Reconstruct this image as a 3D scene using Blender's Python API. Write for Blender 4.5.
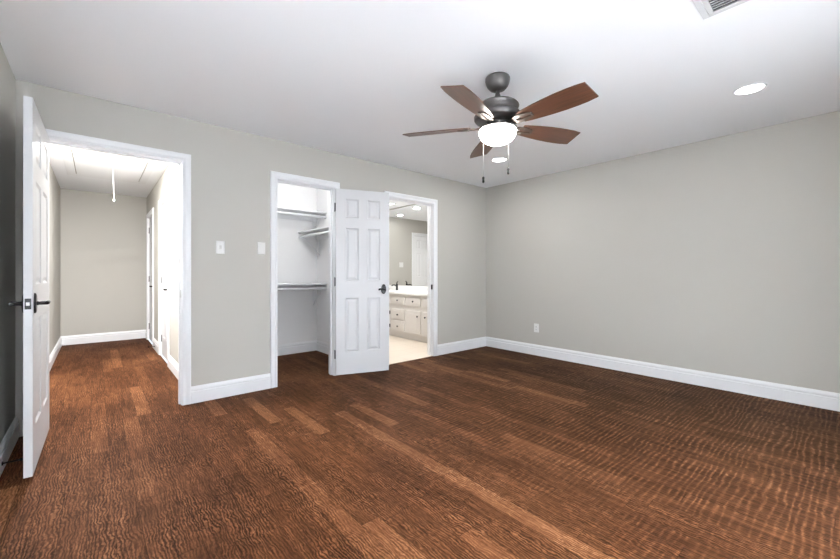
import bpy, bmesh, math, random
from mathutils import Vector, Matrix

for o in list(bpy.data.objects):
    bpy.data.objects.remove(o)
S = bpy.context.scene
COL = S.collection
R = math.radians
H = 2.44                                   # ceiling height

# ---------------------------------------------------------------- camera, world, exposure
cam_d = bpy.data.cameras.new('camera')
cam = bpy.data.objects.new('camera', cam_d)
COL.objects.link(cam)
cam.location = (-4.572, -3.7366, 1.1164)
cam.rotation_euler = (R(90), 0, -R(40.785))
cam_d.sensor_width = 36
cam_d.lens = 36 * 375.99 / 840
cam_d.shift_y = -5.85 / 840
cam_d.clip_start = 0.02
S.camera = cam

world = bpy.data.worlds.new('world')
S.world = world
world.use_nodes = True
world.node_tree.nodes['Background'].inputs[0].default_value = (0.75, 0.87, 1.0, 1)
world.node_tree.nodes['Background'].inputs[1].default_value = 1.0

S.view_settings.view_transform = 'Standard'
S.view_settings.look = 'None'
S.view_settings.gamma = 1
S.view_settings.exposure = 0.51
S.view_settings.use_curve_mapping = False

# light levels (watts); colours
P_WINDOW, P_UPFILL, P_CEILING, P_FAN, P_HALL, P_CLOSET, P_BATH = 40, 900, 11, 3, 68, 12, 9.5
DAY = (0.97, 0.99, 1.02)
WARM = (1.0, 0.99, 0.98)


def area(name, loc, rot, sx, sy, power, color=DAY, shape='RECTANGLE', parent=None, spread=180):
    d = bpy.data.lights.new(name, 'AREA')
    d.shape = shape
    d.size = sx
    if shape in ('RECTANGLE', 'ELLIPSE'):
        d.size_y = sy
    d.energy = power
    d.color = color
    d.spread = R(spread)
    o = bpy.data.objects.new(name, d)
    COL.objects.link(o)
    o.location = loc
    o.rotation_euler = rot
    o.parent = parent
    return o


# lamps at unseen windows added to light the room (front wall y = -4.28, left wall x = -4.985)
WINDOWS = [(-4.90, -3.30), (-3.00, -1.80)]
SIDE_WIN = (-3.30, -1.70)
UPFILL_TINT = (.88, .975, 1.08)
for (a, b), f, fw, turn in zip(WINDOWS, (1.28, .72), (340, 60), (180, 196)):
    area('window_daylight', ((a + b) / 2, -4.255, 1.08), (R(90), 0, R(180)), b - a - .1, 1.75, fw)
    # added lamp, low and tilted up to brighten the ceiling
    area('ground_bounce', ((a + b) / 2, -4.20, .58), (R(115), 0, R(turn)), b - a - .1, .8, P_UPFILL * f, UPFILL_TINT, spread=62)
area('window_daylight', (-4.96, sum(SIDE_WIN) / 2, 1.45), (R(90), 0, R(90)), 1.5, 1.2, P_WINDOW * .08)  # lamp of the added side window
area('ground_bounce', (-4.92, sum(SIDE_WIN) / 2, .58), (R(125), 0, R(90)), 1.5, .8, P_UPFILL * .10, UPFILL_TINT, spread=75)  # same upward fill, added on the left side


# ---------------------------------------------------------------- materials
def mat(name, color, rough=.5, metal=0.0, bump=0.0, bscale=200, spec=.5, emit=0, ecol=None, mottle=0.0):
    m = bpy.data.materials.new(name)
    m.use_nodes = True
    nt = m.node_tree
    b = nt.nodes['Principled BSDF']
    b.inputs['Base Color'].default_value = (*color, 1)
    b.inputs['Roughness'].default_value = rough
    b.inputs['Metallic'].default_value = metal
    b.inputs['Specular IOR Level'].default_value = spec
    if emit:
        b.inputs['Emission Color'].default_value = (*(ecol or (1, 1, 1)), 1)
        b.inputs['Emission Strength'].default_value = emit
    if bump or mottle:
        tc = nt.nodes.new('ShaderNodeTexCoord')
        n = nt.nodes.new('ShaderNodeTexNoise')
        n.inputs['Scale'].default_value = bscale
        n.inputs['Detail'].default_value = 3
        nt.links.new(tc.outputs['Object'], n.inputs['Vector'])
        if bump:
            bp = nt.nodes.new('ShaderNodeBump')
            bp.inputs['Strength'].default_value = bump
            bp.inputs['Distance'].default_value = .002
            nt.links.new(n.outputs['Fac'], bp.inputs['Height'])
            nt.links.new(bp.outputs['Normal'], b.inputs['Normal'])
        if mottle:
            mr = nt.nodes.new('ShaderNodeMapRange')
            mr.inputs['To Min'].default_value = 1 - mottle
            mr.inputs['To Max'].default_value = 1 + mottle
            nt.links.new(n.outputs['Fac'], mr.inputs['Value'])
            mx = nt.nodes.new('ShaderNodeVectorMath')
            mx.operation = 'SCALE'
            mx.inputs[0].default_value = color
            nt.links.new(mr.outputs[0], mx.inputs['Scale'])
            nt.links.new(mx.outputs[0], b.inputs['Base Color'])
    return m


M_WALL = mat('greige_wall_paint', (.475, .460, .424), .85, bump=.12, bscale=160, spec=.3)
M_CEIL = mat('white_ceiling_paint', (.90, .912, .935), .9, bump=.25, bscale=90, spec=.2)
M_WHITE = mat('white_closet_paint', (.87, .87, .875), .8, bump=.08, bscale=160, spec=.3)
M_TRIM = mat('white_trim_enamel', (.83, .84, .86), .35, bump=.03, bscale=60)
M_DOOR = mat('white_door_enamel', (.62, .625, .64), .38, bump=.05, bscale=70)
M_PLATE = mat('white_switch_plastic', (.70, .70, .685), .35, bump=.02, bscale=50)
M_BLACK = mat('black_door_hardware', (.012, .011, .011), .35, metal=.6, bump=.03, bscale=90)
M_DARKSLOT = mat('dark_slot', (.01, .01, .01), .8, bump=.02, bscale=50)
M_STEEL = mat('brushed_steel', (.55, .54, .52), .3, metal=1, bump=.04, bscale=120)
M_GUN = mat('gunmetal_fan_finish', (.105, .097, .093), .40, metal=.75, bump=.05, bscale=120)
M_IRON = mat('bronze_blade_bracket', (.10, .08, .066), .4, metal=.7, bump=.04, bscale=120)
M_BOWL = mat('lit_frosted_glass', (.9, .9, .9), .4, emit=38, ecol=(1, .97, .92), bump=.01, bscale=40)
M_LENS = mat('lit_downlight_lens', (.9, .9, .9), .4, emit=5, ecol=(1, .98, .95), bump=.01, bscale=40)
M_VENT = mat('painted_vent_metal', (.62, .62, .63), .45, bump=.04, bscale=80)
M_DUCT = mat('dark_duct', (.02, .02, .02), .9, bump=.05, bscale=80)
M_VANITY = mat('greige_vanity_paint', (.66, .63, .60), .45, bump=.04, bscale=80, mottle=.04)
M_COUNTER = mat('white_solid_surface', (.86, .86, .85), .22, bump=.01, bscale=60, mottle=.02)
M_GAP_SHADE = mat('dark_toe_kick', (.36, .33, .30), .6, bump=.04, bscale=80)  # grey that paints the shade round the attic hatch
M_CORD = mat('white_cord', (.85, .85, .83), .6, bump=.05, bscale=300)
M_CHAIN = mat('pale_chain', (.30, .29, .28), .35, metal=.8, bump=.05, bscale=400)
M_MIRROR = mat('mirror_silver', (.93, .94, .94), .015, metal=1)
M_RUBBER = mat('black_rubber', (.008, .008, .008), .85, bump=.05, bscale=90, spec=.15)

M_GLASS = mat('window_glass', (1, 1, 1), .02, bump=.005, bscale=10)
M_GLASS.node_tree.nodes['Principled BSDF'].inputs['Transmission Weight'].default_value = 1


class G:
    """tiny node-graph helper"""
    def __init__(s, m):
        s.nt = m.node_tree

    def val(s, sock, v):
        if hasattr(v, 'is_linked') or isinstance(v, bpy.types.NodeSocket):
            s.nt.links.new(v, sock)
        else:
            sock.default_value = v

    def math(s, op, a, b=None, c=None, clamp=False):
        n = s.nt.nodes.new('ShaderNodeMath')
        n.operation = op
        n.use_clamp = clamp
        for i, v in enumerate((a, b, c)):
            if v is not None:
                s.val(n.inputs[i], v)
        return n.outputs[0]

    def xyz(s, x, y, z=0.0):
        n = s.nt.nodes.new('ShaderNodeCombineXYZ')
        for i, v in enumerate((x, y, z)):
            s.val(n.inputs[i], v)
        return n.outputs[0]

    def white(s, v):
        n = s.nt.nodes.new('ShaderNodeTexWhiteNoise')
        n.noise_dimensions = '3D'
        s.val(n.inputs['Vector'], v)
        return n.outputs['Value']

    def noise(s, v, scale=1, detail=4, rough=.55, dist=0.0):
        n = s.nt.nodes.new('ShaderNodeTexNoise')
        s.val(n.inputs['Vector'], v)
        n.inputs['Scale'].default_value = scale
        n.inputs['Detail'].default_value = detail
        n.inputs['Roughness'].default_value = rough
        n.inputs['Distortion'].default_value = dist
        return n.outputs['Fac']

    def ramp(s, f, stops):
        n = s.nt.nodes.new('ShaderNodeValToRGB')
        s.val(n.inputs[0], f)
        e = n.color_ramp.elements
        while len(e) < len(stops):
            e.new(.5)
        for i, (p, c) in enumerate(stops):
            e[i].position = p
            e[i].color = (*c, 1) if len(c) == 3 else c
        return n.outputs[0]

    def range(s, v, a, b, c, d):
        n = s.nt.nodes.new('ShaderNodeMapRange')
        s.val(n.inputs['Value'], v)
        for k, x in zip(('From Min', 'From Max', 'To Min', 'To Max'), (a, b, c, d)):
            n.inputs[k].default_value = x
        return n.outputs[0]

    def mix(s, f, a, b, mode='MIX'):
        n = s.nt.nodes.new('ShaderNodeMix')
        n.data_type = 'RGBA'
        n.blend_type = mode
        s.val(n.inputs[0], f)
        s.val(n.inputs[6], a)
        s.val(n.inputs[7], b)
        return n.outputs[2]


def wood_floor():
    m = bpy.data.materials.new('hand_scraped_brown_planks')
    m.use_nodes = True
    g = G(m)
    nt = m.node_tree
    b = nt.nodes['Principled BSDF']
    tc = nt.nodes.new('ShaderNodeTexCoord')
    sp = nt.nodes.new('ShaderNodeSeparateXYZ')
    nt.links.new(tc.outputs['Object'], sp.inputs[0])
    x, y = sp.outputs[0], sp.outputs[1]
    W = .092
    xi = g.math('DIVIDE', x, W)
    i = g.math('FLOOR', xi)
    fx = g.math('FRACT', xi)
    r1 = g.white(g.xyz(i, 3.3, 0))
    r2 = g.white(g.xyz(i, 9.1, 4))
    L = g.math('MULTIPLY_ADD', r1, .7, .55)
    yj = g.math('DIVIDE', g.math('MULTIPLY_ADD', r2, 5.0, y), L)
    j = g.math('FLOOR', yj)
    fy = g.math('FRACT', yj)
    rb = g.white(g.xyz(i, j, 1.7))
    rc = g.white(g.xyz(i, j, 7.7))
    off = g.math('MULTIPLY', rb, 37.0)
    # long grain, its own in each board
    gx = g.math('MULTIPLY_ADD', x, 42.0, off)
    grain = g.noise(g.xyz(gx, g.math('MULTIPLY', y, 3.0), off), 1.0, 6, .62, .9)
    fine = g.noise(g.xyz(g.math('MULTIPLY', x, 190.0), g.math('MULTIPLY', y, 9.0), off), 1.0, 3, .6, .4)
    # wavy figure (curly lines running along the board, with painted glints)
    w1 = g.noise(g.xyz(g.math('MULTIPLY_ADD', x, 9.0, off), g.math('MULTIPLY', y, 5.0), off), 1.0, 4, .62)
    w2 = g.noise(g.xyz(g.math('MULTIPLY', x, 60.0), g.math('MULTIPLY', y, 17.0), 3.0), 1.0, 4, .68)
    ph = g.math('MULTIPLY_ADD', w1, 40.0, g.math('MULTIPLY', x, 480.0))
    ph = g.math('MULTIPLY_ADD', w2, 9.0, ph)
    curl = g.math('POWER', g.math('MULTIPLY_ADD', g.math('SINE', ph), .5, .5), .8)
    # saw marks across the boards: straight, thin, with window glints painted pale, broken up
    s1 = g.noise(g.xyz(g.math('MULTIPLY', x, .9), g.math('MULTIPLY', y, 5.0), 11.0), 1.0, 3, .6)
    s2 = g.noise(g.xyz(g.math('MULTIPLY', x, 18.0), g.math('MULTIPLY', y, 40.0), 5.0), 1.0, 2, .5)
    ph2 = g.math('MULTIPLY_ADD', s1, 24.0, g.math('MULTIPLY', y, 205.0))
    ph2 = g.math('MULTIPLY_ADD', s2, 2.0, ph2)
    ph2 = g.math('MULTIPLY_ADD', rc, 2.0, ph2)
    scr = g.math('POWER', g.math('MULTIPLY_ADD', g.math('SINE', ph2), .5, .5), 2.6)
    brk = g.noise(g.xyz(g.math('MULTIPLY', x, 20.0), g.math('MULTIPLY', y, 30.0), 8.0), 1.0, 3, .65)
    scr = g.math('MULTIPLY_ADD', scr, g.range(brk, .35, .62, .3, 1.1), .17)
    curl = g.math('MULTIPLY', curl, g.range(brk, .30, .60, .45, 1.1))
    curl = g.math('ADD', curl, .10)
    # where which of the two shows
    reg = g.noise(g.xyz(g.math('MULTIPLY', x, 1.1), g.math('MULTIPLY', y, 1.6), 21.0), 1.0, 3, .6)
    side = g.range(x, -3.4, -1.6, -.30, .35)
    wsc = g.math('ADD', g.math('ADD', reg, side), g.math('MULTIPLY_ADD', rc, .3, -.15), clamp=True)
    wsc = g.range(wsc, .30, .75, 0.0, .85)
    amt = g.range(g.noise(g.xyz(g.math('MULTIPLY', x, 6.5), g.math('MULTIPLY', y, 2.4), 31.0), 1.0, 5, .7), .38, .62, .25, 1.0)
    tex = g.math('ADD', g.math('MULTIPLY', scr, wsc), g.math('MULTIPLY', curl, g.math('SUBTRACT', 1.0, wsc)))
    # tone of the board
    tone = g.math('MULTIPLY_ADD', g.math('POWER', rb, 9.0), .20, g.math('MULTIPLY', grain, .50))
    tone = g.math('ADD', tone, .19)
    blot = g.noise(g.xyz(g.math('MULTIPLY', x, 1.6), g.math('MULTIPLY', y, 1.0), 41.0), 1.0, 4, .6)
    tone = g.math('ADD', tone, g.math('MULTIPLY_ADD', blot, .5, -.25))
    tone = g.math('ADD', tone, g.math('MULTIPLY_ADD', fine, .34, -.17))
    tone = g.math('ADD', tone, g.math('MULTIPLY', g.math('SUBTRACT', tex, .5), g.math('MULTIPLY', amt, .46)))  # glints on the ripples and curls go into the colour
    col = g.ramp(tone, [(.12, (.008, .0030, .0014)), (.36, (.042, .0152, .0064)), (.56, (.098, .0375, .0150)), (.78, (.19, .082, .036)), (1.0, (.36, .19, .095))])
    # the boards towards the long wall are a greyer brown
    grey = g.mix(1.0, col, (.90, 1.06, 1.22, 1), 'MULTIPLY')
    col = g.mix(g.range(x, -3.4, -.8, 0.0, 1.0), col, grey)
    # joints
    ex = g.math('MINIMUM', fx, g.math('SUBTRACT', 1.0, fx))
    ey = g.math('MULTIPLY', g.math('MINIMUM', fy, g.math('SUBTRACT', 1.0, fy)), L)
    jx = g.range(g.math('MULTIPLY', ex, W), .0006, .0022, 0.0, 1.0)
    jy = g.range(ey, .0006, .0022, 0.0, 1.0)
    joint = g.math('MINIMUM', jx, jy)
    jl = g.range(joint, 0, 1, .55, 1.0)
    col = g.mix(1.0, col, g.xyz(jl, jl, jl), 'MULTIPLY')
    nt.links.new(col, b.inputs['Base Color'])
    nt.links.new(g.range(tone, .2, .8, .66, .52), b.inputs['Roughness'])
    b.inputs['Specular IOR Level'].default_value = .03
    hgt = g.math('MULTIPLY_ADD', g.math('MULTIPLY', tex, amt), .55, g.math('MULTIPLY', grain, .3))
    hgt = g.math('MULTIPLY', hgt, joint)
    bp = nt.nodes.new('ShaderNodeBump')
    bp.inputs['Strength'].default_value = .5
    bp.inputs['Distance'].default_value = .0022
    nt.links.new(hgt, bp.inputs['Height'])
    nt.links.new(bp.outputs['Normal'], b.inputs['Normal'])
    return m


def blade_wood():
    m = bpy.data.materials.new('walnut_fan_blade')
    m.use_nodes = True
    g = G(m)
    nt = m.node_tree
    b = nt.nodes['Principled BSDF']
    tc = nt.nodes.new('ShaderNodeTexCoord')
    sp = nt.nodes.new('ShaderNodeSeparateXYZ')
    nt.links.new(tc.outputs['Object'], sp.inputs[0])
    n = g.noise(g.xyz(g.math('MULTIPLY', sp.outputs[0], 5.0), g.math('MULTIPLY', sp.outputs[1], 90.0), 0), 1.0, 5, .6, .5)
    col = g.ramp(n, [(.25, (.042, .018, .010)), (.5, (.076, .031, .017)), (.8, (.12, .051, .027))])
    nt.links.new(col, b.inputs['Base Color'])
    b.inputs['Roughness'].default_value = .33
    return m


def tile_floor():
    m = bpy.data.materials.new('cream_floor_tile')
    m.use_nodes = True
    g = G(m)
    nt = m.node_tree
    b = nt.nodes['Principled BSDF']
    tc = nt.nodes.new('ShaderNodeTexCoord')
    br = nt.nodes.new('ShaderNodeTexBrick')
    nt.links.new(tc.outputs['Object'], br.inputs['Vector'])
    br.inputs['Color1'].default_value = (.72, .63, .53, 1)
    br.inputs['Color2'].default_value = (.70, .61, .51, 1)
    br.inputs['Mortar'].default_value = (.60, .52, .44, 1)
    br.inputs['Scale'].default_value = 1
    br.inputs['Mortar Size'].default_value = .004
    br.inputs['Brick Width'].default_value = .6
    br.inputs['Row Height'].default_value = .3
    nt.links.new(br.outputs['Color'], b.inputs['Base Color'])
    b.inputs['Roughness'].default_value = .35
    return m


M_FLOOR, M_BLADE, M_TILE = wood_floor(), blade_wood(), tile_floor()


# ---------------------------------------------------------------- mesh helpers
def box(bm, x0, x1, y0, y1, z0, z1, bev=0.0, seg=2):
    t = bmesh.new()
    r = bmesh.ops.create_cube(t, size=1)
    for v in t.verts:
        v.co = Vector((x0 + (v.co.x + .5) * (x1 - x0), y0 + (v.co.y + .5) * (y1 - y0), z0 + (v.co.z + .5) * (z1 - z0)))
    if bev:
        bmesh.ops.bevel(t, geom=list(t.edges), offset=bev, segments=seg, affect='EDGES', profile=.5)
    merge(bm, t)


def merge(bm, t, mtx=None):
    vm = {}
    for v in t.verts:
        vm[v] = bm.verts.new(mtx @ v.co if mtx else v.co)
    for f in t.faces:
        try:
            nf = bm.faces.new([vm[v] for v in f.verts])
            nf.smooth = f.smooth
        except ValueError:
            pass
    t.free()


def tube(bm, pts, r, seg=12, cap=True):
    pts = [Vector(q) for q in pts]
    rs = r if isinstance(r, (list, tuple)) else [r] * len(pts)
    rings = []
    up = None
    for k, q in enumerate(pts):
        d = (pts[min(k + 1, len(pts) - 1)] - pts[max(k - 1, 0)]).normalized()
        if up is None:
            up = Vector((0, 0, 1)) if abs(d.z) < .9 else Vector((1, 0, 0))
        a = d.cross(up).normalized()
        bb = a.cross(d).normalized()
        up = bb
        rings.append([bm.verts.new(q + (a * math.cos(t) + bb * math.sin(t)) * rs[k]) for t in [2 * math.pi * n / seg for n in range(seg)]])
    for A, B in zip(rings, rings[1:]):
        for n in range(seg):
            f = bm.faces.new((A[n], A[(n + 1) % seg], B[(n + 1) % seg], B[n]))
            f.smooth = True
    if cap:
        bm.faces.new(rings[0][::-1])
        bm.faces.new(rings[-1])


def lathe(bm, prof, c=(0, 0, 0), seg=40, mtx=None):
    rings = []
    c = Vector(c)

    def P(v):
        return (mtx @ Vector(v) if mtx else Vector(v)) + c
    for (r, z) in prof:
        if r < 1e-6:
            rings.append([bm.verts.new(P((0, 0, z)))])
        else:
            rings.append([bm.verts.new(P((r * math.cos(t), r * math.sin(t), z))) for t in [2 * math.pi * n / seg for n in range(seg)]])
    for A, B in zip(rings, rings[1:]):
        if len(A) == 1 and len(B) == 1:
            continue
        for n in range(seg):
            m2 = (n + 1) % seg
            q = [A[n % len(A)], A[m2 % len(A)], B[m2 % len(B)], B[n % len(B)]]
            u = []
            for v in q:
                if v not in u:
                    u.append(v)
            f = bm.faces.new(u)
            f.smooth = True


def prism(bm, outline, z0, z1, mtx=None):
    """outline of (x, y) extruded in z"""
    A = [Vector((x, y, z0)) for x, y in outline]
    B = [Vector((x, y, z1)) for x, y in outline]
    if mtx:
        A = [mtx @ v for v in A]
        B = [mtx @ v for v in B]
    A = [bm.verts.new(v) for v in A]
    B = [bm.verts.new(v) for v in B]
    n = len(A)
    bm.faces.new(A[::-1])
    bm.faces.new(B)
    for k in range(n):
        bm.faces.new((A[k], A[(k + 1) % n], B[(k + 1) % n], B[k]))


def obj(name, bm, m, parent=None, loc=(0, 0, 0), rotz=0.0):
    bmesh.ops.recalc_face_normals(bm, faces=list(bm.faces))
    me = bpy.data.meshes.new(name)
    bm.to_mesh(me)
    bm.free()
    me.materials.append(m)
    o = bpy.data.objects.new(name, me)
    COL.objects.link(o)
    o.location = loc
    o.rotation_euler = (0, 0, rotz)
    o.parent = parent
    return o


def tag(o, label, cat, group=None, kind=None):
    o['label'] = label
    o['category'] = cat
    if group:
        o['group'] = group
    if kind:
        o['kind'] = kind
    return o


def thing(name, label, cat, loc=(0, 0, 0), rotz=0.0, group=None):
    o = bpy.data.objects.new(name, None)
    o.empty_display_size = .1
    COL.objects.link(o)
    o.location = loc
    o.rotation_euler = (0, 0, rotz)
    return tag(o, label, cat, group)


def struct(name, bm, m, label, cat):
    return tag(obj(name, bm, m), label, cat, kind='structure')


def copy_tree(o, parent=None):
    c = o.copy()
    COL.objects.link(c)
    if parent:
        c.parent = parent
    for ch in list(o.children):
        copy_tree(ch, c)
    return c


B = bmesh.new

# ---------------------------------------------------------------- the setting
X_L, Y_F = -4.985, -4.28           # left wall face, front wall face (behind the camera)
WT = .115                          # thickness of the wall with the three doorways
HALL_R, HALL_E = -3.90, 4.33       # hall: right wall face, end wall face
CL_B, CL_R = 1.405, -2.125         # closet: back and right wall faces
BA_L, BA_E = -2.0, 3.36            # bathroom: left and far wall faces
J = .018                           # jamb thickness
OPEN = {'hall': (-4.845, -4.022, 2.066), 'closet': (-3.210, -2.600, 2.05), 'bath': (-1.85, -1.115, 2.05)}


def floor_mesh(rects, z0=-.05, z1=0.0):
    bm = B()
    for r in rects:
        box(bm, *r, z0, z1)
    return bm


struct('floor', floor_mesh([(X_L, 0, Y_F, 0), (X_L, HALL_R, 0, HALL_E), (-3.8, CL_R, 0, CL_B), (BA_L, 0, 0, .02)]), M_FLOOR,
       'brown hand-scraped wood plank floor', 'floor')
bm = B()
box(bm, BA_L, 0, .02, BA_E, -.05, .002)
struct('floor_bathroom', bm, M_TILE, 'cream tile floor seen through the bathroom doorway', 'floor')
bm = B()
box(bm, X_L - .1, .1, Y_F - .1, HALL_E + .1, H, H + .1)
struct('ceiling', bm, M_CEIL, 'white ceiling over the empty bedroom', 'ceiling')

# wall with three doorways, y 0 .. WT
bm = B()
edges = []
for k in ('hall', 'closet', 'bath'):
    a, b, zt = OPEN[k]
    edges.append((a - J, b + J, zt + J))
x = X_L
for a, b, zt in edges:
    box(bm, x, a, 0, WT, 0, H)
    box(bm, a, b, 0, WT, zt, H)
    x = b
box(bm, x, 0, 0, WT, 0, H)
struct('wall_back', bm, M_WALL, 'light greige wall pierced by three white-cased doorways', 'wall')
bm = B()
box(bm, 0, .1, Y_F - .1, BA_E + .1, 0, H)
struct('wall_right', bm, M_WALL, 'long blank greige wall with one low outlet', 'wall')
bm = B()
for q in ((Y_F - .1, SIDE_WIN[0], 0, H), (SIDE_WIN[0], SIDE_WIN[1], 0, .12), (SIDE_WIN[0], SIDE_WIN[1], 2.08, H), (SIDE_WIN[1], HALL_E + .1, 0, H)):
    box(bm, X_L - .1, X_L, *q)
struct('wall_left', bm, M_WALL, 'greige wall behind the open bedroom door', 'wall')
bm = B()
x = X_L
for a, b in WINDOWS:
    box(bm, x, a, Y_F - .1, Y_F, 0, H)
    box(bm, a, b, Y_F - .1, Y_F, 0, .12)
    box(bm, a, b, Y_F - .1, Y_F, 2.08, H)
    x = b
box(bm, x, 0, Y_F - .1, Y_F, 0, H)
struct('wall_front', bm, M_WALL, 'greige window wall behind the viewer', 'wall')
bm = B()
box(bm, X_L, HALL_R + .1, HALL_E, HALL_E + .1, 0, H)
struct('wall_hall_end', bm, M_WALL, 'greige wall closing the far end of the hall', 'wall')
HD = [(1.72, 2.50), (3.30, 4.08)]           # doors of the hall's right wall, along y
bm = B()
y = WT
for a, b in HD:
    box(bm, HALL_R, HALL_R + .1, y, a - J, 0, H)
    box(bm, HALL_R, HALL_R + .1, a - J, b + J, 2.05 + J, H)
    y = b + J
box(bm, HALL_R, HALL_R + .1, y, HALL_E, 0, H)
struct('wall_hall_right', bm, M_WALL, 'greige hall wall with two white doors', 'wall')
bm = B()
box(bm, -3.80, CL_R, CL_B, CL_B + .1, 0, H)
struct('wall_closet_back', bm, M_WHITE, 'white back wall of the closet behind the shelves', 'wall')
bm = B()
box(bm, CL_R, BA_L - .06, WT, BA_E + .1, 0, H)
struct('wall_closet_right', bm, M_WHITE, 'white side wall of the closet', 'wall')
bm = B()
box(bm, -3.80, -3.79, WT, CL_B, 0, H)
struct('wall_closet_left', bm, M_WHITE, 'white closet wall hidden beside the doorway', 'wall')
bm = B()
box(bm, BA_L - .06, BA_L, WT, BA_E, 0, H)
struct('wall_bathroom_left', bm, M_WALL, 'greige bathroom wall opposite the vanity', 'wall')
bm = B()
BD = (-2.0 + .06, -1.37)                    # bathroom far door, along x
box(bm, BA_L - .06, BD[0] - J, BA_E, BA_E + .1, 0, H)
box(bm, BD[0] - J, BD[1] + J, BA_E, BA_E + .1, 2.05 + J, H)
box(bm, BD[1] + J, 0, BA_E, BA_E + .1, 0, H)
struct('wall_bathroom_far', bm, M_WALL, 'greige far bathroom wall seen in the mirror', 'wall')


# door frames: jamb, stop and moulded casing swept round the opening
CAS = [(0, 0), (0, .011), (.004, .014), (.016, .015), (.022, .012), (.030, .013), (.046, .018), (.058, .019), (.064, .016), (.066, .010), (.066, 0)]


def sweep_casing(bm, u0, u1, zt, F, w=1.0, t=1.0):
    """F(u, z, t) -> world point; casing round an opening"""
    rows = []
    for (o, d) in CAS:
        o = .005 + o * w
        d *= t
        rows.append([F(u0 - o, 0, d), F(u0 - o, zt + o, d), F(u1 + o, zt + o, d), F(u1 + o, 0, d)])
    V = [[bm.verts.new(q) for q in r] for r in rows]
    for A, C in zip(V, V[1:]):
        for k in range(3):
            bm.faces.new((A[k], A[k + 1], C[k + 1], C[k]))
    for k in (0, 3):
        bm.faces.new([r[k] for r in V] if k else [r[k] for r in V][::-1])


def fbox(bm, F, u0, u1, z0, z1, t0, t1):
    t = B()
    bmesh.ops.create_cube(t, size=1)
    for v in t.verts:
        c = v.co + Vector((.5, .5, .5))
        v.co = Vector(F(u0 + c.x * (u1 - u0), z0 + c.y * (z1 - z0), t0 + c.z * (t1 - t0)))
    merge(bm, t)


def frame(bm, F, u0, u1, zt, depth, stop_at):
    fbox(bm, F, u0 - J, u0, 0, zt, 0.0, -depth)
    fbox(bm, F, u1, u1 + J, 0, zt, 0.0, -depth)
    fbox(bm, F, u0 - J, u1 + J, zt, zt + J, 0.0, -depth)
    fbox(bm, F, u0, u0 + .011, 0, zt - .011, -stop_at, -stop_at - .035)
    fbox(bm, F, u1 - .011, u1, 0, zt - .011, -stop_at, -stop_at - .035)
    fbox(bm, F, u0, u1, zt - .011, zt, -stop_at, -stop_at - .035)
    sweep_casing(bm, u0, u1, zt, F)


def F_back(u, z, t):
    return (u, -t, z)


def F_hall(u, z, t):
    return (HALL_R - t, u, z)


def F_bath(u, z, t):
    return (u, BA_E - t, z)


frames = {}
for n, (k, lab) in enumerate((('hall', 'white casing round the hall doorway'), ('closet', 'white casing round the closet doorway'),
                              ('bath', 'white casing round the bathroom doorway')), 1):
    a, b, zt = OPEN[k]
    bm = B()
    frame(bm, F_back, a, b, zt, WT, .042)
    frames[k] = struct('trim_%d' % n, bm, M_TRIM, lab, 'door frame')
for n, (a, b) in enumerate(HD):
    bm = B()
    frame(bm, F_hall, a, b, 2.05, .1, .058)
    struct('trim_%d' % (4 + n), bm, M_TRIM, ('white casing of the nearer hall side door', 'white casing of the hall side door by the end wall')[n], 'door frame')
bm = B()
frame(bm, F_bath, BD[0], BD[1], 2.05, .1, .058)
struct('trim_6', bm, M_TRIM, 'white casing of the bathroom door shown in the mirror', 'door frame')

# black strike plates let into the jambs
for k, z in (('hall', .945), ('bath', .935)):
    a, b, zt = OPEN[k]
    bm = B()
    box(bm, b - .002, b + .002, .008, .040, z - .033, z + .033)
    q = obj('strike_plate', bm, M_BLACK if k == 'bath' else M_STEEL, frames[k])
    q['label'] = 'black strike plate' if k == 'bath' else 'dark strike plate'

# baseboards
BASE = [(0, 0), (.016, 0), (.016, .098), (.009, .101), (.009, .106), (.0135, .110), (.0135, .120), (.011, .129), (.0065, .137), (.005, .143), (0, .145)]


def baseboard(name, p0, p1, normal, label):
    """p0, p1 on the wall face; normal = (nx, ny) into the room"""
    bm = B()
    rows = [[bm.verts.new((p[0] + normal[0] * t, p[1] + normal[1] * t, z)) for p in (p0, p1)] for t, z in BASE]
    for A, C in zip(rows, rows[1:] + rows[:1]):
        bm.faces.new((A[0], A[1], C[1], C[0]))
    bm.faces.new([r[0] for r in rows])
    bm.faces.new([r[1] for r in rows][::-1])
    return struct(name, bm, M_TRIM, label, 'baseboard')


E_ = .0715
baseboard('baseboard_back', (OPEN['hall'][1] + E_, 0), (OPEN['closet'][0] - E_, 0), (0, -1), 'white baseboard between the hall and closet doorways')
baseboard('baseboard_back', (OPEN['closet'][1] + E_, 0), (OPEN['bath'][0] - E_, 0), (0, -1), 'white baseboard behind the open closet door')
baseboard('baseboard_back', (OPEN['bath'][1] + E_, 0), (-.0005, 0), (0, -1), 'white baseboard from the bathroom doorway to the room corner')
baseboard('baseboard_right', (0, -.0155), (0, Y_F + .016), (-1, 0), 'white baseboard along the long blank wall')
baseboard('baseboard_left', (X_L, Y_F + .016), (X_L, -.002), (1, 0), 'white baseboard on the wall behind the open bedroom door')
baseboard('baseboard_front', (X_L, Y_F), (0, Y_F), (0, 1), 'white baseboard under the windows')
baseboard('baseboard_hall_left', (X_L, WT), (X_L, HALL_E - .016), (1, 0), 'white baseboard along the side of the hall seen past the door edge')
baseboard('baseboard_hall_end', (X_L, HALL_E), (HALL_R, HALL_E), (0, -1), 'white baseboard at the far end of the hall')
baseboard('baseboard_hall_right', (HALL_R, WT), (HALL_R, HD[0][0] - E_), (-1, 0), 'white hall baseboard between bedroom doorway and first side door')
baseboard('baseboard_hall_right', (HALL_R, HD[0][1] + E_), (HALL_R, HD[1][0] - E_), (-1, 0), 'white hall baseboard between the two side doors')
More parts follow.
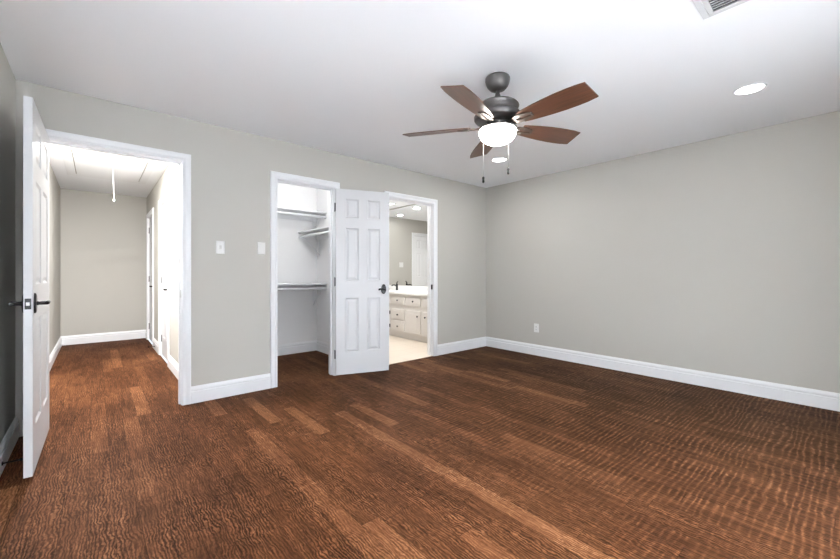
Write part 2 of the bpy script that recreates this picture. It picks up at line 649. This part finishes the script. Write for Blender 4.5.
baseboard('baseboard_hall_right', (HALL_R, HD[1][1] + E_), (HALL_R, HALL_E - .016), (-1, 0), 'short white hall baseboard past the last side door')
baseboard('baseboard_closet_back', (-3.79, CL_B), (CL_R, CL_B), (0, -1), 'white baseboard at the back of the closet')
baseboard('baseboard_closet_right', (CL_R, WT), (CL_R, CL_B - .016), (-1, 0), 'white baseboard along the closet side wall')

# transition strip at the bathroom threshold
bm = B()
box(bm, OPEN['bath'][0], OPEN['bath'][1], .004, .04, 0.0005, .006, .002)
struct('trim_7', bm, M_TILE, 'pale threshold strip between wood and bathroom tile', 'threshold')

# unseen windows added behind and beside the viewer to light the room
for n, (a, b) in enumerate(WINDOWS, 1):
    bm = B()
    for q in ((a, b, .12, .18), (a, b, 2.02, 2.08), (a, a + .06, .18, 2.02), (b - .06, b, .18, 2.02), (a + .06, b - .06, 1.08, 1.12)):
        box(bm, q[0], q[1], Y_F - .09, Y_F - .03, q[2], q[3])
    w = struct('window_%d' % n, bm, M_TRIM, ('white framed window behind the viewer near the door side', 'white framed window behind the viewer near the long wall')[n - 1], 'window')
    bm = B()
    box(bm, a + .06, b - .06, Y_F - .065, Y_F - .061, .18, 2.02)
    obj('pane', bm, M_GLASS, w)


a, b = SIDE_WIN
bm = B()
for q in ((a, b, .12, .18), (a, b, 2.02, 2.08), (a, a + .06, .18, 2.02), (b - .06, b, .18, 2.02), (a + .06, b - .06, 1.08, 1.12)):
    box(bm, X_L - .09, X_L - .03, q[0], q[1], q[2], q[3])
w = struct('window_3', bm, M_TRIM, 'white framed window in the side wall beside the viewer', 'window')  # added out of view to brighten the left of the room
bm = B()
box(bm, X_L - .065, X_L - .061, a + .06, b - .06, .18, 2.02)
obj('pane', bm, M_GLASS, w)


# ---------------------------------------------------------------- doors
def door_bm(w, h, t=.035):
    """six-panel door: x 0..w from the hinge, y centred, z 0..h, raised panels on both faces"""
    st, mu = w * .172, w * .165
    st = max(.088, min(.115, st))
    mu = st * .95
    pw = (w - 2 * st - mu) / 2
    xs = [0, st, st + pw, st + pw + mu, st + 2 * pw + mu, w]
    zr = [0, .245, .835, 1.025, 1.605, 1.715, 1.925, 2.03]
    zs = [z * h / 2.03 for z in zr]
    bm = B()
    for s in (-1, 1):
        Y = s * t / 2
        for i in range(5):
            for j in range(7):
                x0, x1, z0, z1 = xs[i], xs[i + 1], zs[j], zs[j + 1]
                if i in (1, 3) and j in (1, 3, 5):
                    rings = []
                    for ins, dep in ((0, 0), (.004, .003), (.012, .0085), (.020, .0085), (.038, .003), (.042, .0025)):
                        y = Y - s * dep
                        rings.append([bm.verts.new(c) for c in ((x0 + ins, y, z0 + ins), (x1 - ins, y, z0 + ins), (x1 - ins, y, z1 - ins), (x0 + ins, y, z1 - ins))])
                    for A, C in zip(rings, rings[1:]):
                        for k in range(4):
                            bm.faces.new((A[k], A[(k + 1) % 4], C[(k + 1) % 4], C[k]))
                    bm.faces.new(rings[-1])
                else:
                    bm.faces.new([bm.verts.new(c) for c in ((x0, Y, z0), (x1, Y, z0), (x1, Y, z1), (x0, Y, z1))])
    bmesh.ops.remove_doubles(bm, verts=list(bm.verts), dist=1e-5)
    a = t / 2
    for j in range(7):
        for x in (0, w):
            bm.faces.new([bm.verts.new(c) for c in ((x, -a, zs[j]), (x, a, zs[j]), (x, a, zs[j + 1]), (x, -a, zs[j + 1]))])
    for i in range(5):
        for z in (0, h):
            bm.faces.new([bm.verts.new(c) for c in ((xs[i], -a, z), (xs[i + 1], -a, z), (xs[i + 1], a, z), (xs[i], a, z))])
    bmesh.ops.remove_doubles(bm, verts=list(bm.verts), dist=1e-5)
    return bm


def lever_bm(s, x, z, t=.035, length=.105, plate=(.030, .056), neck=.05):
    """oval rose, neck and curved lever on face s (-1 / +1), pointing to the hinge (-x)"""
    bm = B()
    Y = s * t / 2
    n = 28
    prof = [(1.0, 0.0), (1.0, .004), (.93, .008), (.8, .010)]
    rings = [[bm.verts.new((x + plate[0] * f * math.cos(2 * math.pi * k / n), Y + s * d, z + plate[1] * f * math.sin(2 * math.pi * k / n))) for k in range(n)] for f, d in prof]
    for A, C in zip(rings, rings[1:]):
        for k in range(n):
            bm.faces.new((A[k], A[(k + 1) % n], C[(k + 1) % n], C[k]))
    bm.faces.new(rings[0])
    bm.faces.new(rings[-1])
    tube(bm, [(x, Y + s * .008, z), (x, Y + s * .02, z), (x, Y + s * neck, z)], [.014, .010, .011], 14)
    Ln = Y + s * neck
    tube(bm, [(x + .012, Ln, z), (x, Ln + s * .002, z), (x - .03, Ln + s * .004, z + .004), (x - .07, Ln, z + .001), (x - length, Ln - s * .006, z - .006), (x - length - .012, Ln - s * .012, z - .006)],
         [.008, .0105, .0095, .008, .0075, .005], 12)
    return bm


def hinge_bm(z, side, t=.035):
    bm = B()
    y = side * (t / 2 + .004)
    tube(bm, [(-.004, y, z - .05), (-.004, y, z - .046), (-.004, y, z + .046), (-.004, y, z + .05)], [.003, .006, .006, .003], 10)
    box(bm, -.0015, .0, -t / 2 + .004, t / 2, z - .044, z + .044)
    return bm


def door(name, label, w, h, loc, rotz, levers, hinge_side, hinge_mat=M_BLACK, latch=True, lx=None, group=None, lever_z=.925, length=.105):
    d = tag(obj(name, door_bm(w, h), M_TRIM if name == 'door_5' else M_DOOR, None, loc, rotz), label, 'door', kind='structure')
    for s in levers:
        obj('lever_handle', lever_bm(s, w - .062, lever_z, length=length), M_BLACK, d)
    for z in (.22, h / 2, h - .2):
        obj('hinge', hinge_bm(z, hinge_side), hinge_mat, d)
    if latch:
        bm = B()
        box(bm, w, w + .0015, -.0125, .0125, lever_z - .029, lever_z + .029)
        lp = obj('latch_plate', bm, M_BLACK, d)
        bm = B()
        box(bm, w + .0015, w + .012, -.007, .007, lever_z - .009, lever_z + .009, .002)
        obj('latch_bolt', bm, M_STEEL, lp)
    return d


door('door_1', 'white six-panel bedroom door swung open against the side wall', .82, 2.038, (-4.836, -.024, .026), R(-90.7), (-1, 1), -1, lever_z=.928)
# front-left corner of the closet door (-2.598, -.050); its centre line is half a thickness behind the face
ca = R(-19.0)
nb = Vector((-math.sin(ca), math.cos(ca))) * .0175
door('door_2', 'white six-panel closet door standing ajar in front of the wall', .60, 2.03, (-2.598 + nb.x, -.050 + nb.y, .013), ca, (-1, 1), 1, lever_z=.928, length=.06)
for n, (a, b) in enumerate(HD):
    door('door_%d' % (3 + n), ('closed white six-panel door on the hall side wall', 'closed white door beside the far end wall of the hall')[n], b - a - .006, 2.035,
         (HALL_R + .036, b - .003, .010), R(-90), (-1,), -1, latch=False, lever_z=.91)
door('door_5', 'bright white bathroom door shown in the vanity mirror', BD[1] - BD[0] - .006, 2.035, (BD[1] - .003, BA_E + .036, .010), R(180), (1,), 1, latch=False, lever_z=.965, length=.05)


# door stops
def door_stop(label, loc, d):
    t = thing('door_stop', label, 'door stop', loc)
    bm = B()
    d = Vector((*d, 0)).normalized()
    tube(bm, [Vector((0, 0, 0)), d * .006, d * .0065, d * .07], [.011, .011, .0045, .0045], 12)
    obj('rod', bm, M_BLACK, t)
    bm = B()
    tube(bm, [d * .0702, d * .072, d * .084, d * .086], [.007, .008, .008, .006], 12)
    obj('rubber_tip', bm, M_RUBBER, t)
    return t


door_stop('black rod door stop on the baseboard behind the open bedroom door', (X_L + .0152, -.62, .055), (1, 0))
door_stop('small black door stop on the hall baseboard between the side doors', (HALL_R - .0152, 2.95, .055), (-1, 0))
bm = B()
lathe(bm, [(0, 0), (.016, 0), (.016, .02), (.013, .03), (0, .032)], (0, 0, 0), 20)
tag(obj('door_stop', bm, M_RUBBER, None, (-1.955, -.05, .0003)), 'small black floor stop behind the closet door at the bathroom doorway', 'door stop')


# ---------------------------------------------------------------- switches and outlet
def plate(name, label, cat, F, u, z, w=.072, h=.117, kind='toggle'):
    bm = B()
    vs = []
    for ins, d in ((0, 0), (0, .003), (.004, .006)):
        vs.append([bm.verts.new(F(uu, zz, d)) for uu, zz in ((u - w / 2 + ins, z - h / 2 + ins), (u + w / 2 - ins, z - h / 2 + ins), (u + w / 2 - ins, z + h / 2 - ins), (u - w / 2 + ins, z + h / 2 - ins))])
    for A, C in zip(vs, vs[1:]):
        for k in range(4):
            bm.faces.new((A[k], A[(k + 1) % 4], C[(k + 1) % 4], C[k]))
    bm.faces.new(vs[-1])
    bm.faces.new(vs[0])
    o = tag(obj(name, bm, M_PLATE), label, cat)
    if kind == 'toggle':
        bm = B()
        fbox(bm, F, u - .009, u + .009, z - .014, z + .018, .006, .0072)
        obj('toggle_slot', bm, M_STEEL, o)['label'] = 'grey toggle slot'
        bm = B()
        fbox(bm, F, u - .005, u + .005, z - .012, z + .004, .0072, .020)
        obj('toggle', bm, M_STEEL, o)
    elif kind == 'rocker':
        bm = B()
        fbox(bm, F, u - .017, u + .017, z - .034, z + .034, .006, .0095)
        obj('rocker', bm, M_PLATE, o)
    elif kind == 'double':
        for q in (-.023, .023):
            bm = B()
            fbox(bm, F, u + q - .016, u + q + .016, z - .034, z + .034, .006, .0095)
            obj('rocker', bm, M_PLATE, o)
    else:
        for q in (-.020, .020):
            bm = B()
            fbox(bm, F, u - .017, u + .017, z + q - .014, z + q + .014, .006, .009)
            r = obj('receptacle', bm, M_PLATE, o)
            bm = B()
            for du in (-.006, .006):
                fbox(bm, F, u + du - .0013, u + du + .0013, z + q - .004, z + q + .006, .009, .0093)
            fbox(bm, F, u - .0025, u + .0025, z + q - .011, z + q - .007, .009, .0093)
            obj('slots', bm, M_DARKSLOT, r)['label'] = 'dark plug slots'
    return o


plate('light_switch', 'white toggle switch with grey lever, nearer the hall doorway', 'light switch', F_back, -3.722, 1.353)
plate('light_switch', 'white rocker switch beside the closet door casing', 'light switch', F_back, -3.364, 1.360, kind='rocker')
plate('wall_outlet', 'white duplex outlet low on the long blank wall', 'outlet', lambda u, z, t: (-t, u, z), -.88, .372, kind='outlet')
plate('light_switch', 'white double switch shown in the bathroom mirror', 'light switch', F_bath, -.975, 1.325, w=.117, kind='double')


# ---------------------------------------------------------------- ceiling fixtures
def disc_light(name, label, cat, loc, r, power, ring_mat, group=None, color=WARM, emit_mat=M_LENS, ring=.02, globe=False):
    t = thing(name, label, cat, loc, 0, group)
    bm = B()
    lathe(bm, [(r, -.002), (r + ring * .3, -.007), (r + ring * .8, -.006), (r + ring, -.0005)], seg=40)
    obj('trim_ring', bm, ring_mat, t)
    bm = B()
    lathe(bm, [(r, -.002), (r * .6, -.0045), (0, -.005)], seg=40)
    obj('lens', bm, emit_mat, t)
    if globe:
        # a lit opal globe on a short stem
        bm = B()
        tube(bm, [(0, 0, -.004), (0, 0, -.09)], .02, 16)
        obj('stem', bm, ring_mat, t)
        bm = B()
        lathe(bm, [(.098 * math.sin(a), -.16 + .098 * math.cos(a)) for a in [math.pi * k / 14 for k in range(15)]], seg=28)
        obj('globe', bm, mat('lit_opal_globe', (.9, .9, .9), .4, emit=power / (.1207 * math.pi), ecol=color, bump=.01, bscale=40), t)
    else:
        area('lamp', (0, 0, -.012), (0, 0, 0), 2 * r, 0, power, color, 'DISK', t)
    return t


disc_light('recessed_light', 'lit round recessed ceiling light near the long wall, alone on bare ceiling', 'recessed light', (-1.02, -3.24, H), .078, P_CEILING * .15, M_TRIM)
disc_light('recessed_light', 'lit round recessed ceiling light seen just below the fan bowl', 'recessed light', (-1.02, -1.03, H), .078, P_CEILING * .75, M_TRIM)
disc_light('ceiling_light', 'globe ceiling light inside the hall just past the doorway head', 'ceiling light', (-4.79, .50, H), .10, P_HALL, M_TRIM, globe=True)
disc_light('ceiling_light', 'flat round ceiling light in the hall near the attic hatch', 'ceiling light', (-4.68, 1.47, H), .12, 80, M_TRIM)  # added out of view to lift the far end of the hall
disc_light('ceiling_light', 'globe ceiling light inside the closet above its doorway', 'ceiling light', (-2.95, .36, H), .10, P_CLOSET, M_TRIM, globe=True)
disc_light('recessed_light', 'round recessed light with dark ring over the bathroom vanity, nearer the doorway', 'recessed light', (-.32, 2.02, H), .062, P_BATH * .8, M_CHAIN, ring=.028)
disc_light('recessed_light', 'round recessed light with dark ring near the far bathroom wall', 'recessed light', (-.62, 2.95, H), .062, P_BATH * .3, M_CHAIN, ring=.028)
disc_light('recessed_light', 'round recessed light in the bathroom hidden above the doorway', 'recessed light', (-1.2, .75, H), .062, P_BATH * 3.2, M_CHAIN, ring=.028)  # extra lamp, added out of view to brighten the bathroom

# supply vent; only its corner is in the photo
t = thing('ceiling_vent', 'white louvred ceiling air vent cut by the top of the photo', 'vent', (-2.185, -3.22, H))
VX, VY = .36, .22            # runs to -x and -y of the corner
bm = B()
for a in ((-VX, 0, -.028, 0), (-VX, 0, -VY, -VY + .028), (-VX, -VX + .028, -VY + .028, -.028), (-.028, 0, -VY + .028, -.028)):
    box(bm, a[0], a[1], a[2], a[3], -.008, 0, .002)
obj('frame', bm, M_VENT, t)
bm = B()
box(bm, -VX + .028, -.028, -VY + .028, -.028, -.0006, -.0001)
obj('duct_opening', bm, M_DUCT, t)
n = 14
for k in range(n):
    bm = B()
    xx = -.04 - k * (VX - .08) / (n - 1)
    q = B()
    box(q, -.001, .001, -VY + .05, -.05, -.006, .006)
    merge(bm, q, Matrix.Translation((xx, 0, -.007)) @ Matrix.Rotation(R(35), 4, 'Y'))
    obj('louvre', bm, M_VENT, t)
bm = B()
box(bm, -VX + .03, -.03, -.05, -.029, -.007, -.001)
box(bm, -VX + .03, -.03, -VY + .029, -VY + .05, -.007, -.001)
obj('inner_rail', bm, M_VENT, t)

# attic hatch in the hall ceiling
t = thing('attic_hatch', 'white attic hatch panel in the hall ceiling with a pull cord', 'hatch', (-4.435, 2.33, H))
bm = B()
box(bm, -.325, .325, -.66, .66, -.016, -.001, .002)
obj('hatch_panel', bm, M_TRIM, t)
bm = B()
for a in ((-.42, -.335, -.755, .755), (.335, .42, -.755, .755), (-.335, .335, -.755, -.67), (-.335, .335, .67, .755)):
    box(bm, *a, -.012, -.0005, .003)
obj('hatch_trim', bm, M_TRIM, t)
bm = B()
for a in ((-.335, -.325, -.67, .67), (.325, .335, -.67, .67), (-.325, .325, -.67, -.66), (-.325, .325, .66, .67)):
    box(bm, *a, -.002, -.0004)
obj('seam', bm, M_GAP_SHADE, t)['label'] = 'grey shadow gap round the hatch panel'  # dark strip stands in for the shade between panel and trim
bm = B()
tube(bm, [(.02, -.28, -.016), (.022, -.28, -.20), (.03, -.28, -.43)], .0032, 8)
c_ = obj('pull_cord', bm, M_CORD, t)
bm = B()
lathe(bm, [(0, .016), (.006, .012), (.010, 0), (.009, -.012), (0, -.018)], (.03, -.28, -.446), 16)
obj('cord_knob', bm, M_CORD, c_)

# ---------------------------------------------------------------- ceiling fan
fan = thing('ceiling_fan', 'dark five-blade ceiling fan with a lit frosted bowl', 'ceiling fan', (-2.515, -2.155, H))


def Z(prof):
    return [(r, z - H) for r, z in prof]


bm = B()
lathe(bm, Z([(0, 2.4398), (.078, 2.4398), (.083, 2.432), (.083, 2.420), (.079, 2.402), (.069, 2.380), (.052, 2.361), (.030, 2.351), (0, 2.349)]))
obj('canopy', bm, M_GUN, fan)
bm = B()
lathe(bm, Z([(0, 2.36), (.013, 2.36), (.014, 2.335), (.018, 2.318), (.028, 2.298), (.042, 2.282), (.046, 2.272), (0, 2.272)]), seg=28)
obj('downrod', bm, M_GUN, fan)
bm = B()
lathe(bm, Z([(0, 2.274), (.06, 2.273), (.105, 2.267), (.130, 2.256), (.140, 2.246), (.142, 2.240), (.136, 2.236), (.137, 2.228), (.128, 2.224), (.122, 2.205), (.126, 2.195), (.150, 2.188), (.158, 2.176),
               (.157, 2.160), (.148, 2.148), (.125, 2.140), (.075, 2.136), (0, 2.136)]), seg=48)
obj('motor_housing', bm, M_GUN, fan)
bm = B()
lathe(bm, Z([(0, 2.137), (.072, 2.137), (.076, 2.130), (.076, 2.116), (.064, 2.110), (.064, 2.100), (.112, 2.098), (.129, 2.094), (.133, 2.088), (.127, 2.083), (0, 2.083)]), seg=48)
obj('light_fitter', bm, M_GUN, fan)
bm = B()
lathe(bm, Z([(.121, 2.083), (.124, 2.074), (.122, 2.060), (.114, 2.039), (.098, 2.018), (.074, 2.005), (.043, 1.996), (.018, 1.993), (0, 1.992)]), seg=48)
obj('light_bowl', bm, M_BOWL, fan)
area('lamp', (0, 0, 1.985 - H), (0, 0, 0), .18, 0, P_FAN, WARM, 'DISK', fan)

BZ = 2.113 - H
EDGE = [(.185, .050), (.23, .059), (.30, .069), (.38, .077), (.46, .082), (.53, .083), (.59, .0805), (.64, .074)]
for k in range(5):
    ang = R(-92.0 + 72 * k)
    out = [(r, h) for r, h in EDGE]
    out[-1] = (.652, .071)
    out += [(r, -h) for r, h in EDGE[::-1]]
    out[len(EDGE)] = (.646, -.073)
    pitch = Matrix.Rotation(R(-14), 4, 'X')
    # a chamfered board, pitched about its own length
    bm = B()
    prism(bm, out, -.003, .003, pitch)
    bl = obj('blade', bm, M_BLADE, fan, (0, 0, BZ), ang)
    # bracket: a forked plate under the blade with a slot, and a neck to the hub
    bm = B()
    zz0, zz1 = -.0095, -.0035
    for sgn in (-1, 1):
        prism(bm, [(.155, sgn * .010), (.155, sgn * .036), (.20, sgn * .040), (.262, sgn * .028), (.262, sgn * .007), (.20, sgn * .010)][::sgn], zz0, zz1, pitch)
    prism(bm, [(.262, -.028), (.275, -.018), (.278, 0), (.275, .018), (.262, .028)], zz0, zz1, pitch)
    prism(bm, [(.066, -.022), (.105, -.018), (.156, -.036), (.156, .036), (.105, .018), (.066, .022)], zz0, zz1, pitch)
    obj('blade_bracket', bm, M_IRON, bl)
    for (sx, sy) in ((.20, -.028), (.20, .028), (.268, 0)):
        bm, q = B(), B()
        lathe(q, [(.005, zz0), (.0045, zz0 - .002), (0, zz0 - .003)], (sx, sy, 0), 10)
        merge(bm, q, pitch)
        obj('screw', bm, M_GUN, bl)

for (px, py, zt, z1, z0, r_) in ((.008, .130, 2.09, 1.799, 1.754, .0085), (.150, .022, 2.09, 1.862, 1.818, .0085)):
    bm = B()
    tube(bm, [(px, py, zt - H), (px, py, z1 - H)], .0011, 8)
    ch = obj('pull_chain', bm, M_CHAIN, fan)
    bm = B()
    lathe(bm, [(0, z1 - H + .002), (.004, z1 - H), (r_, z1 - H - .006), (r_ * .8, (z0 + z1) / 2 - H), (r_, z0 - H + .006), (.004, z0 - H), (0, z0 - H)], (px, py, 0), 14)
    obj('pull_fob', bm, M_RUBBER, ch)


# ---------------------------------------------------------------- closet shelves and rods
def closet_shelf(label, A, Bp, nrm, depth, z, brackets, group, drop=.32):
    """A, Bp: ends on the wall face (plan); nrm: into the closet"""
    A, Bp, N = Vector((*A, 0)), Vector((*Bp, 0)), Vector((*nrm, 0))
    U = (Bp - A).normalized()
    L = (Bp - A).length

    def F(u, zz, t):
        q = A + U * u + N * t
        return (q.x, q.y, zz)
    t = thing('closet_shelf', label, 'shelf', F(L / 2, z, 0), 0, group)
    o = Vector(t.location)

    def FL(u, zz, tt):
        return Vector(F(u, zz, tt)) - o
    bm = B()
    fbox(bm, FL, 0.001, L - .001, z, z + .019, .0005, depth)
    obj('shelf_board', bm, M_TRIM, t)
    bm = B()
    fbox(bm, FL, 0.001, L - .001, z - .085, z, .0005, .018)
    obj('wall_cleat', bm, M_TRIM, t)
    bm = B()
    zr, tr = z - .052, depth - .025
    tube(bm, [FL(.002, zr, tr), FL(L - .002, zr, tr)], .0165, 16)
    obj('hanging_rod', bm, M_TRIM, t)
    for u in brackets:
        bm = B()
        fbox(bm, FL, u - .012, u + .012, z - drop, z - .0005, .0181, .024)
        fbox(bm, FL, u - .012, u + .012, z - .006, z - .0005, .0241, depth - .03)
        # diagonal brace
        tube(bm, [FL(u, z - drop + .02, .024), FL(u, z - .085, depth - .06), FL(u, z - .07, depth - .045)], .007, 10)
        # hook cradling the rod
        pts = []
        for k in range(9):
            a = R(150 + k * 26)
            pts.append(FL(u, zr + .021 * math.sin(a), tr + .021 * math.cos(a)))
        tube(bm, [FL(u, z - .085, depth - .06)] + pts, .0045, 8)
        obj('shelf_bracket', bm, M_TRIM, t)
    return t


closet_shelf('white upper shelf and rod across the back of the closet', (-3.789, CL_B), (CL_R, CL_B), (0, -1), .315, 1.958, (.5, 1.60), 'closet shelves', drop=.235)
closet_shelf('white lower shelf and rod across the back of the closet', (-3.789, CL_B), (CL_R, CL_B), (0, -1), .315, .965, (.5, 1.60), 'closet shelves')
closet_shelf('white shelf and rod on the closet side wall, between the other two heights', (CL_R, CL_B - .005), (CL_R, .16), (-1, 0), .29, 1.685, (.12, .9), 'closet shelves')

# ---------------------------------------------------------------- bathroom vanity
VF = -.58                                  # face of the cabinet body
van = thing('bathroom_vanity', 'greige bathroom vanity cabinet with black knobs', 'vanity cabinet', (-.29, 1.7, 0))
o_ = Vector(van.location)


def vb(name, m, parent, x0, x1, y0, y1, z0, z1, bev=0.0):
    bm = B()
    box(bm, x0 - o_.x, x1 - o_.x, y0 - o_.y, y1 - o_.y, z0, z1, bev)
    return obj(name, bm, m, parent)


VY0, VY1 = .14, 3.34
vb('body', M_VANITY, van, VF, -.003, VY0, VY1, .10, .758)
vb('toe_kick', M_VANITY, van, VF + .035, -.003, VY0, VY1, .003, .10)


def knob(parent, y, z):
    bm = B()
    lathe(bm, [(0, 0), (.008, 0), (.006, .010), (.013, .014), (.015, .020), (.012, .025), (0, .027)], (VF - .018 - o_.x, y - o_.y, z), 18, Matrix.Rotation(R(-90), 4, 'Y'))
    obj('knob', bm, M_BLACK, parent)


def front(kind, y0, y1, z0, z1, kn, hinge_y=None):
    bm = B()
    X0, X1 = VF - .018 - o_.x, VF - o_.x
    box(bm, X0, X1, y0 - o_.y, y1 - o_.y, z0, z1, .004)
    # raised field
    a = .028
    if z1 - z0 > .25:
        box(bm, X0 - .004, X0 + .002, y0 + .05 - o_.y, y1 - .05 - o_.y, z0 + .05, z1 - .05, .0035)
    else:
        box(bm, X0 - .003, X0 + .002, y0 + a - o_.y, y1 - a - o_.y, z0 + a, z1 - a, .0025)
    d = obj(kind, bm, M_VANITY, van)
    if kn:
        knob(d, *kn)
    if hinge_y is not None:
        for z in (z0 + .07, z1 - .07):
            bm = B()
            tube(bm, [(X0 - .004, hinge_y - o_.y, z - .032), (X0 - .004, hinge_y - o_.y, z - .027), (X0 - .004, hinge_y - o_.y, z + .027), (X0 - .004, hinge_y - o_.y, z + .032)], [.003, .006, .006, .003], 10)
            box(bm, X0 - .003, X0, hinge_y - .016 - o_.y, hinge_y + .016 - o_.y, z - .025, z + .025)
            obj('hinge', bm, M_BLACK, d)


front('drawer', 1.285, 1.63, .585, .715, (1.457, .655))
front('drawer', .865, 1.215, .585, .715, (1.040, .655))
front('drawer', .44, .795, .585, .715, (.617, .655))
front('drawer', 1.285, 1.63, .325, .50, (1.457, .405))
front('drawer', 1.285, 1.63, .130, .305, (1.457, .205))
front('cabinet_door', .865, 1.215, .125, .50, (.925, .415))
front('cabinet_door', .44, .795, .125, .50, (.735, .415))
front('cabinet_door', 1.70, 2.05, .125, .50, (1.99, .415), 1.692)
front('cabinet_door', 2.12, 2.47, .125, .50, (2.18, .415))
front('drawer', 1.70, 2.05, .585, .715, None)
front('drawer', 2.12, 2.47, .585, .715, None)
front('cabinet_door', 2.54, 3.2, .125, .715, (2.6, .56))

ct = thing('vanity_countertop', 'white countertop on the bathroom vanity', 'countertop', (-.3, 1.7, .759))
bm = B()
box(bm, -.62 + .3, -.002 + .3, VY0 - 1.7, VY1 - 1.7, 0, .038, .006)
obj('slab', bm, M_COUNTER, ct)
bm = B()
box(bm, -.022 + .3, -.002 + .3, VY0 - 1.7, VY1 - 1.7, .0385, .125, .003)
obj('backsplash', bm, M_COUNTER, ct)

mr = thing('wall_mirror', 'frameless wall mirror above the bathroom vanity up to the ceiling', 'mirror', (-.004, 1.74, .89))
bm = B()
box(bm, -.003, .003, -1.58, 1.58, 0, 1.525)
obj('mirror_glass', bm, M_MIRROR, mr)
bm = B()
box(bm, -.010, .003, -1.58, 1.58, 1.5255, 1.545, .002)
obj('top_channel', bm, M_STEEL, mr)

fc = thing('faucet', 'black single-handle faucet on the white vanity countertop', 'faucet', (-.13, 2.10, .7975))
bm = B()
lathe(bm, [(0, 0), (.027, 0), (.027, .006), (.021, .010), (.019, .10), (.021, .115), (0, .117)], seg=24)
obj('faucet_body', bm, M_BLACK, fc)
bm = B()
tube(bm, [(-.012, 0, .085), (-.06, 0, .100), (-.11, 0, .098), (-.125, 0, .082)], [.014, .012, .011, .011], 12)
obj('spout', bm, M_BLACK, fc)
bm = B()
tube(bm, [(0, 0, .1175), (0, 0, .135), (.004, -.0, .150), (.03, 0, .172)], [.012, .012, .009, .006], 12)
obj('handle', bm, M_BLACK, fc)
